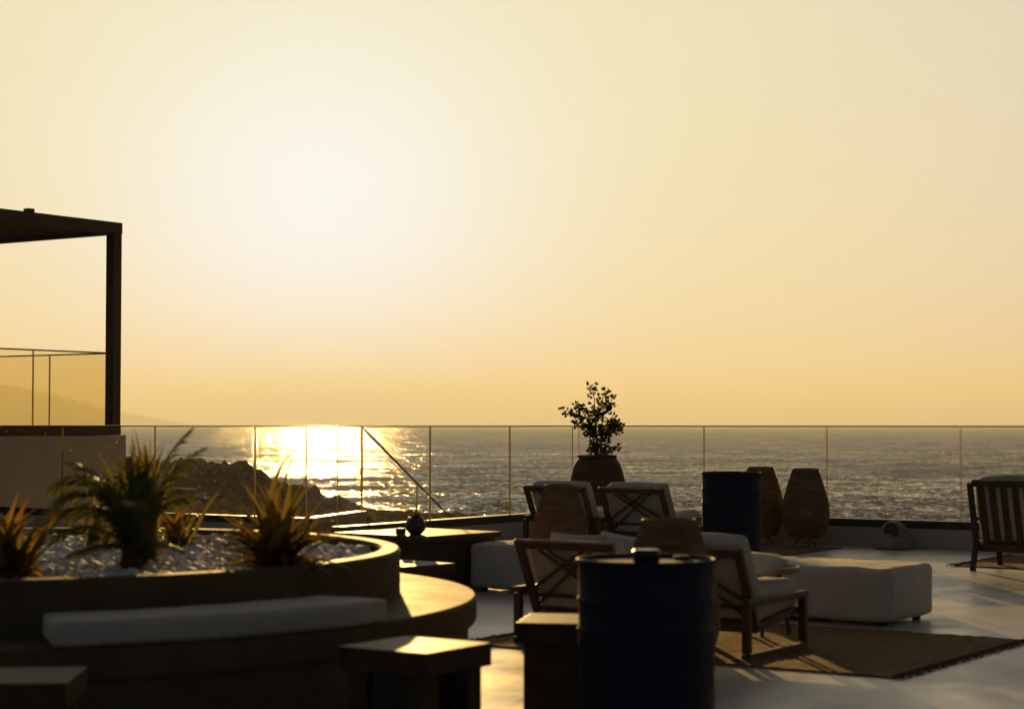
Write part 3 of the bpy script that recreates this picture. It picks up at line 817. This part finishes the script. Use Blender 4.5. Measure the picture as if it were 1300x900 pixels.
# slat-backed chair at the right frame edge
t = thing('slat_chair', 'dark slat-backed lounge chair with white cushions at the right edge', 'chair', (4.70, 17.16, 0), CH)
W, D = 0.82, 0.76
lo, hi = Vector((0, -0.27, 0.21)), Vector((0, -0.44, 0.79))
dn = (hi - lo).normalized(); nrm = Vector((0, dn.z, -dn.y))
for sx in (-1, 1):
    m_ = MB().bar(lo + Vector((sx * W / 2, 0.0, -.02)), hi + Vector((sx * W / 2, 0, 0)), 0.045, 0.05, up=nrm); m_.build('back_post', M_darkwood, t, bevel=0.004)
    MB().bar((sx * W / 2, -0.30, 0.22), (sx * W / 2, -0.385, 0), 0.045, 0.045).build('leg', M_darkwood, t, bevel=0.004)
    MB().bar((sx * W / 2, 0.28, 0.24), (sx * W / 2, 0.34, 0), 0.045, 0.045).build('leg', M_darkwood, t, bevel=0.004)
    MB().bar((sx * (W / 2 + .001), -0.34, 0.46), (sx * (W / 2 + .001), 0.36, 0.50), 0.05, 0.035).build('arm_rest', M_darkwood, t, bevel=0.006)
    MB().bar((sx * W / 2, 0.31, 0.48), (sx * W / 2, 0.30, 0.26), 0.04, 0.04).build('arm_post', M_darkwood, t, bevel=0.004)
    MB().bar((sx * (W / 2 - .003), -0.30, 0.225), (sx * (W / 2 - .003), 0.33, 0.255), 0.035, 0.06).build('side_rail', M_darkwood, t, bevel=0.004)
MB().bar(hi + Vector((-W / 2 + .024, 0, 0)), hi + Vector((W / 2 - .024, 0, 0)), 0.04, 0.06, up=dn).build('top_rail', M_darkwood, t, bevel=0.004)
MB().bar(lo + Vector((-W / 2 + .024, 0, 0)), lo + Vector((W / 2 - .024, 0, 0)), 0.04, 0.075, up=dn).build('bottom_rail', M_darkwood, t, bevel=0.004)
slat = None
for i in range(7):
    x = -W / 2 + 0.095 + i * 0.105
    if slat is None: slat = MB().bar(lo + dn * .04, hi - dn * .032, 0.058, 0.018, up=nrm).build('slat', M_darkwood, t, loc=(x, 0, 0))
    else: share(slat, t, (x, 0, 0))
MB().box(-W / 2 + .03, W / 2 - .03, -0.27, 0.32, 0.222, 0.25).build('seat_panel', M_darkwood, t)
soft_box(W - 0.07, 0.6, 0.15, 0.05, 0.02, 12, 40, 0.005).build('seat_cushion', M_cushion, t, loc=(0, 0.04, 0.252), smooth=True)
o = soft_box(W - 0.06, 0.15, 0.60, 0.06, 0.02, 14, 44, 0.007).build('back_cushion', M_cushion, t, smooth=True)
o.location = lo + nrm * 0.10 + dn * 0.03; o.rotation_euler = (-math.atan2(dn.y, dn.z), 0, 0)

# ------------------------------------------------------------------ ottomans
def ottoman(label, corner, lu, lv, h, seed, dz=0.03):
    c = Vector(corner) - U * (lu / 2) + V * (lv / 2)
    t = thing('ottoman', label, 'ottoman', c, CH, 'white upholstered ottomans')
    soft_box(lu, lv, h - dz, 0.042, 0.012, 22, seed, 0.009).build('upholstery', M_ottoman, t, loc=(0, 0, dz), smooth=True)
    for x in (-1, 1):
        for y in (-1, 1):
            MB().lathe([(0.0, 0), (0.028, 0), (0.032, dz + 0.01), (0, dz + .01)], 14, (x * (lu / 2 - .09), y * (lv / 2 - .09), 0)).build('foot', M_black, t)
    return t
ottoman('big white ottoman on the brown rug, its lit corner toward the right', (2.455, 12.3, 0), 1.12, 0.74, 0.375, 3)
ottoman('white ottoman beside the dark coffee table, left of the chairs', (0.28, 14.58, 0), 0.75, 0.75, 0.375, 8)
ottoman('lower white ottoman partly hidden behind the big one', (2.03, 13.77, 0), 0.82, 0.7, 0.30, 14)

# ------------------------------------------------------------------ rugs
def rug(label, corner, lu, lv, fringe_ends, seed):
    """corner = near right corner; runs along -U and +V"""
    c = Vector(corner)
    t = thing('rug', label, 'rug', c, CH)
    m_ = MB(); nx, ny = 60, 46
    def z(i, j): return 0.010 + 0.006 * max(0, noise.noise(Vector((i * .13 + seed, j * .13, 0)))) + (0.004 if random.random() < .2 else 0)
    def e(k): return 0.012 * noise.noise(Vector((k * .35, seed, 2)))
    for j in range(ny + 1):
        for i in range(nx + 1):
            m_.v.append((-lu * i / nx + (e(j) if i in (0, nx) else 0), lv * j / ny + (e(i + 50) if j in (0, ny) else 0), z(i, j)))
    for j in range(ny):
        for i in range(nx):
            a = j * (nx + 1) + i; m_.f.append((a, a + nx + 1, a + nx + 2, a + 1)); m_.m.append(0)
    rim = [i for i in range(nx + 1)] + [j * (nx + 1) + nx for j in range(1, ny + 1)] + [ny * (nx + 1) + i for i in range(nx - 1, -1, -1)] + [j * (nx + 1) for j in range(ny - 1, 0, -1)]
    o0 = len(m_.v)
    for k in rim: x, y, _ = m_.v[k]; m_.v.append((x, y, 0.001))
    nr = len(rim)
    for k in range(nr): m_.f.append((rim[k], rim[(k + 1) % nr], o0 + (k + 1) % nr, o0 + k)); m_.m.append(0)
    m_.build('rug_body', M_rug, t)
    f = MB(); rg = random.Random(seed)
    for xe, sg in fringe_ends:
        k = 0.0
        while k < lv:
            L = rg.uniform(0.03, 0.075); dy = rg.uniform(-.025, .025)
            x0 = -lu if xe else 0.0
            f.tube([(x0 - sg * .01, k, 0.012), (x0 + sg * L * .5, k + dy * .4, 0.012 + rg.uniform(0, .012)), (x0 + sg * L, k + dy, 0.005)], [0.006, 0.005, 0.003], 5)
            k += rg.uniform(0.014, 0.03)
    if f.v: tag(f.build('fringe', M_fringe, t), kind='stuff')
    return t
rug('large brown jute rug with fringed end under chairs and big ottoman', (1.98, 9.86, 0), 2.72, 2.05, ((0, 1), (1, -1)), 3)
rug('brown jute rug in front of the two standing wicker lanterns', (2.50, 18.62, 0), 2.0, 1.80, (), 9)
rug('brown jute rug under the slat-backed chair at the right edge', Vector((4.10, 17.58, 0)) + U * 2.2, 2.2, 1.6, ((1, -1),), 15)

# ------------------------------------------------------------------ wicker lanterns
def lantern_radius(f):
    tab = [(0, .30), (.06, .36), (.2, .455), (.36, .50), (.52, .478), (.75, .375), (1, .262)]
    return lerp_tab(tab, f) * 0.5
def smooth_radius(f):
    P = [(-.12, .17), (0, .32), (.14, .445), (.31, .50), (.5, .48), (.75, .385), (1, .265), (1.2, .16)]
    for i in range(1, len(P) - 2):
        if f <= P[i + 1][0]:
            t = (f - P[i][0]) / (P[i + 1][0] - P[i][0]); a, b, c, d = (P[i + k][1] for k in (-1, 0, 1, 2))
            return 0.25 * (2 * b + (c - a) * t + (2 * a - 5 * b + 4 * c - d) * t * t + (3 * b - a - 3 * c + d) * t ** 3)
    return 0.1325
LZ0, LH = 0.095, 0.735
def make_lantern(label, loc, s=1.0):
    t = thing('wicker_lantern', label, 'lantern', loc, random.uniform(0, 6), 'woven wicker lanterns')
    m_ = MB(); rings = 62; seg = 64; rg = random.Random(77)
    for i in range(rings):
        f = (i + .5) / rings; r = smooth_radius(f); z = LZ0 + LH * f
        hh = LH / rings * 0.47
        o = len(m_.v); jit = rg.uniform(-.0015, .0015)
        for k in range(seg):
            an = 2 * math.pi * k / seg
            w = 0.0035 * (1 if (k + i) % 2 else -1) + jit + 0.002 * noise.noise(Vector((k * .4, i * .7, 0)))
            zz_ = z + 0.0018 * noise.noise(Vector((k * .3, i * 1.3, 5)))
            for dr, dz in ((0.003, -hh), (0.0055, 0), (0.003, hh), (-0.002, 0)):
                m_.v.append(((r + w + dr) * math.cos(an), (r + w + dr) * math.sin(an), zz_ + dz))
        for k in range(seg):
            a, b = o + 4 * k, o + 4 * ((k + 1) % seg)
            for q in range(4):
                m_.f.append((a + q, b + q, b + (q + 1) % 4, a + (q + 1) % 4)); m_.m.append(0)
    tag(m_.build('woven_shell', M_wicker, t), kind='stuff')
    m_ = MB()
    for k in range(32):
        an = 2 * math.pi * k / 32
        m_.tube([((smooth_radius(q / 12)) * math.cos(an), (smooth_radius(q / 12)) * math.sin(an), LZ0 + LH * q / 12) for q in range(13)], 0.0035, 5)
    tag(m_.build('ribs', M_wicker, t), kind='stuff')
    rt = smooth_radius(1)
    MB().tube([(rt * math.cos(2 * math.pi * k / 40), rt * math.sin(2 * math.pi * k / 40), LZ0 + LH) for k in range(40)], 0.009, 8, closed=True).build('rim', M_wicker, t, smooth=True)
    r0_ = smooth_radius(0)
    MB().lathe([(0, LZ0), (r0_, LZ0), (r0_ + .004, LZ0 + .012), (0, LZ0 + .012)], 32).build('base', M_wire, t)
    for k in range(3):
        an = 2.094 * k; ca, sa = math.cos(an), math.sin(an)
        MB().tube([(0.06 * ca - .05 * sa, 0.06 * sa + .05 * ca, LZ0), (0.13 * ca, 0.13 * sa, 0.008), (0.145 * ca, 0.145 * sa, 0.006), (0.06 * ca + .05 * sa, 0.06 * sa - .05 * ca, LZ0)], 0.005, 6).build('leg', M_wire, t)
    t.scale = (s, s, s)
    return t
L1 = make_lantern('wicker lantern standing clear against the sea, by the glass seam', (3.18, 20.52, 0), 1.0)
def more_lantern(label, loc, s):
    c = copy_tree(L1); c.location = loc; c.scale = (s, s, s); c.rotation_euler = (0, 0, random.uniform(0, 6)); c['label'] = label
    return c
more_lantern('wicker lantern half hidden behind the far navy drum', (2.74, 20.88, 0), 1.01)
more_lantern('wicker lantern whose cone rises before the far lounge chairs', (0.415, 16.3, 0), 0.955)
more_lantern('nearest wicker lantern, its top showing behind the near navy drum', (0.80, 9.64, 0), 1.0)

# ------------------------------------------------------------------ potted bush
t = thing('potted_bush', 'leafy bush in a big round terracotta jar at the glass corner', 'potted plant', (0.975, 21.65, 0))
prof = [(0.0, 0), (0.17, 0), (0.18, 0.015), (0.225, 0.12), (0.285, 0.30), (0.318, 0.45), (0.327, 0.54), (0.329, 0.60)]
prof += [(0.335, 0.612), (0.335, 0.626), (0.327, 0.64), (0.312, 0.70), (0.304, 0.712), (0.307, 0.722), (0.301, 0.736), (0.276, 0.83), (0.235, 0.905), (0.212, 0.928), (0.222, 0.935), (0.228, 0.95), (0.222, 0.965), (0.20, 0.968), (0.185, 0.955), (0.185, 0.90), (0, 0.89)]
o = MB().lathe(prof, 64).build('jar', M_clay, t); smooth_by_angle(o, 50)
stems = [
    [(0, 0, .88), (.0, .01, 1.1), (-.02, 0, 1.35), (-.03, .02, 1.6), (-.06, .0, 1.76)],
    [(.03, .02, .88), (.05, .02, 1.15), (.06, -.02, 1.4), (.06, 0, 1.6), (.10, .02, 1.70)],
    [(.06, .0, 1.4), (.13, -.03, 1.52), (.17, 0, 1.60)],
    [(-.01, 0, 1.15), (-.12, .03, 1.3), (-.24, .0, 1.40), (-.39, .02, 1.445)],
    [(-.02, 0, 1.25), (-.12, -.03, 1.38), (-.18, -.03, 1.48), (-.24, -.02, 1.52)],
    [(-.12, .03, 1.3), (-.2, .04, 1.28), (-.26, .03, 1.30)],
    [(.04, .02, 1.1), (.13, .02, 1.22), (.19, .0, 1.30), (.245, .02, 1.33)],
    [(.13, .02, 1.22), (.17, .03, 1.28), (.18, .02, 1.40)],
    [(.19, .0, 1.30), (.24, -.01, 1.28), (.23, .0, 1.22)],
    [(.03, .03, .88), (.12, .05, .98), (.2, .05, 1.02), (.26, .04, 1.03)],
    [(0, -.02, .88), (-.05, -.04, 1.05), (-.09, -.03, 1.18), (-.1, .0, 1.28)],
    [(0, .02, .9), (-.04, .05, 1.1), (-.06, .04, 1.3), (.0, .05, 1.45)],
    [(.02, -.02, .9), (.09, -.04, 1.05), (.1, -.03, 1.2), (.06, .0, 1.32)]]
m_ = MB()
for s_ in stems: m_.tube(s_, [0.011 - 0.008 * i / (len(s_) - 1) for i in range(len(s_))], 6)
m_.build('trunk', M_bark, t)
m_ = MB(); rg = random.Random(9)
def leaf6(c, d, L, w, m_):
    d = d.normalized(); s_ = d.cross(Vector((rg.uniform(-1, 1), rg.uniform(-1, 1), rg.uniform(-.3, 1)))).normalized(); n_ = s_.cross(d)
    m_.add([c, c + d * L * .35 + s_ * w / 2 + n_ * w * .15, c + d * L * .75 + s_ * w * .38 + n_ * w * .1, c + d * L, c + d * L * .75 - s_ * w * .38 + n_ * w * .1, c + d * L * .35 - s_ * w / 2 + n_ * w * .15, c + d * L * .5],
           [(0, 1, 6), (1, 2, 6), (2, 3, 6), (3, 4, 6), (4, 5, 6), (5, 0, 6)])
dens = [70, 60, 34, 56, 42, 20, 46, 18, 20, 28, 52, 56, 56]
for s_, dn_ in zip(stems, dens):
    P_ = [Vector(p) for p in s_]
    for i in range(dn_):
        q = (rg.random() ** .8) * (len(P_) - 1); k = min(len(P_) - 2, int(q)); b = P_[k].lerp(P_[k + 1], q - k)
        if b.z < 0.97: b.z = 0.97 + rg.random() * .06
        tw = Vector((rg.uniform(-1, 1), rg.uniform(-1, 1), rg.uniform(-.4, 1))).normalized() * rg.uniform(.015, .07)
        e = b + tw
        m_.tube([b, e], 0.0016, 3)
        for l in range(rg.randint(3, 5)):
            leaf6(e, tw.normalized() + Vector((rg.uniform(-1, 1), rg.uniform(-1, 1), rg.uniform(-.6, .8))), rg.uniform(.030, .050), rg.uniform(.018, .030), m_)
tag(m_.build('crown', M_bush, t), kind='stuff')

# ------------------------------------------------------------------ rock speaker by the wall
t = thing('rock_speaker', 'beige rock-shaped garden speaker with round mesh by the low wall', 'speaker', K + U * 4.24 - V * 0.38, R(14))
m_ = MB()
def blob(m_, c, rad, seed, n=20, flat=0.0):
    o = len(m_.v)
    for j in range(n + 1):
        th = math.pi * j / n
        for i in range(2 * n):
            ph = math.pi * i / n
            d = Vector((math.sin(th) * math.cos(ph), math.sin(th) * math.sin(ph), math.cos(th)))
            k = 1 + 0.13 * noise.noise(d * 1.8 + Vector((seed, 0, 0))) + 0.05 * noise.noise(d * 5 + Vector((seed, 3, 0)))
            p = Vector((c[0] + rad[0] * d.x * k, c[1] + rad[1] * d.y * k, max(flat, c[2] + rad[2] * d.z * k)))
            m_.v.append(tuple(p))
    for j in range(n):
        for i in range(2 * n):
            a, b = o + j * 2 * n + i, o + j * 2 * n + (i + 1) % (2 * n)
            m_.f.append((a, a + 2 * n, b + 2 * n, b)); m_.m.append(0)
blob(m_, (0, 0, 0.06), (0.225, 0.15, 0.13), 2)
m_.build('stone_base', M_stone, t, smooth=True)
m_ = MB(); ax = Vector((-0.62, -0.70, 0.10)).normalized(); sx_ = ax.cross(Vector((0, 0, 1))).normalized(); sy_ = sx_.cross(ax)
hub = Vector((0.01, 0.0, 0.185))
prof = [(0.0, -0.17), (0.07, -0.165), (0.105, -0.13), (0.115, -0.05), (0.112, 0.04), (0.10, 0.10), (0.088, 0.118), (0.078, 0.112), (0.0, 0.108)]
for r, a in prof:
    for k in range(32):
        an = 2 * math.pi * k / 32; rr = r * (1 + .05 * noise.noise(Vector((math.cos(an) * 2, math.sin(an) * 2, a * 6))))
        m_.v.append(tuple(hub + ax * a + sx_ * rr * math.cos(an) + sy_ * rr * math.sin(an)))
for i in range(len(prof) - 1):
    for k in range(32):
        a, b = i * 32 + k, i * 32 + (k + 1) % 32; m_.f.append((a, b, b + 32, a + 32)); m_.m.append(0)
m_.build('stone_head', M_stone, t, smooth=True)
m_ = MB()
for i in range(-6, 7):
    for j in range(-6, 7):
        if i * i + j * j > 36: continue
        c_ = hub + ax * 0.1145 + sx_ * (i * 0.0125 + (j % 2) * .006) + sy_ * (j * 0.0115)
        m_.add([c_ + sx_ * .0026 * math.cos(q * 1.047) + sy_ * .0026 * math.sin(q * 1.047) for q in range(6)] + [c_ + ax * .004 + sx_ * .0026 * math.cos(q * 1.047) + sy_ * .0026 * math.sin(q * 1.047) for q in range(6)],
               [tuple(range(6, 12))] + [(q, (q + 1) % 6, 6 + (q + 1) % 6, 6 + q) for q in range(6)])
tag(m_.build('mesh_grille', M_stone, t), kind='stuff')
m_ = MB(); m_.v = [tuple(hub + ax * 0.1135 + sx_ * .084 * math.cos(2 * math.pi * k / 32) + sy_ * .084 * math.sin(2 * math.pi * k / 32)) for k in range(32)]
m_.v += [tuple(Vector(p) - ax * .01) for p in m_.v]; m_.f = [tuple(range(32))] + [(k, (k + 1) % 32, 32 + (k + 1) % 32, 32 + k) for k in range(32)]; m_.m = [0] * 33
m_.build('speaker_face', M_black, t)

# ------------------------------------------------------------------ beach parasols on the shore
def parasol(label, x, y, top, r=1.15):
    t = thing('beach_parasol', label, 'parasol', (x, y, top - 2.6), 0, 'parasols on the shore')
    prof = [(0.0, 2.6), (r * .3, 2.5), (r * .6, 2.24), (r * .86, 1.85), (r, 1.45), (r * .97, 1.45), (r * .8, 1.8), (0, 2.45)]
    m_ = MB(); seg = 40
    for rr, z in prof:
        for k in range(seg):
            an = 2 * math.pi * k / seg; q = 1 - 0.05 * abs(math.sin(an * 4)) ** .5 * (rr / r)
            m_.v.append((rr * q * math.cos(an), rr * q * math.sin(an), z))
    for i in range(len(prof) - 1):
        for k in range(seg):
            m_.f.append((i * seg + k, i * seg + (k + 1) % seg, (i + 1) * seg + (k + 1) % seg, (i + 1) * seg + k)); m_.m.append(0)
    m_.build('canopy', M_thatch, t, smooth=True)
    MB().tube([(0, 0, -1.5), (0, 0, 2.5)], 0.05, 8).build('pole', M_wire, t)
parasol('left of the two grey domed parasols on the shore', -3.0, 400, -15.0, 1.35)
parasol('right, slightly lower of the two grey domed parasols on the shore', -1.0, 396, -15.5, 1.5)
parasol('domed beach parasol seen through the foot of the stair glass', -11.6, 398, -16.9, 1.2)
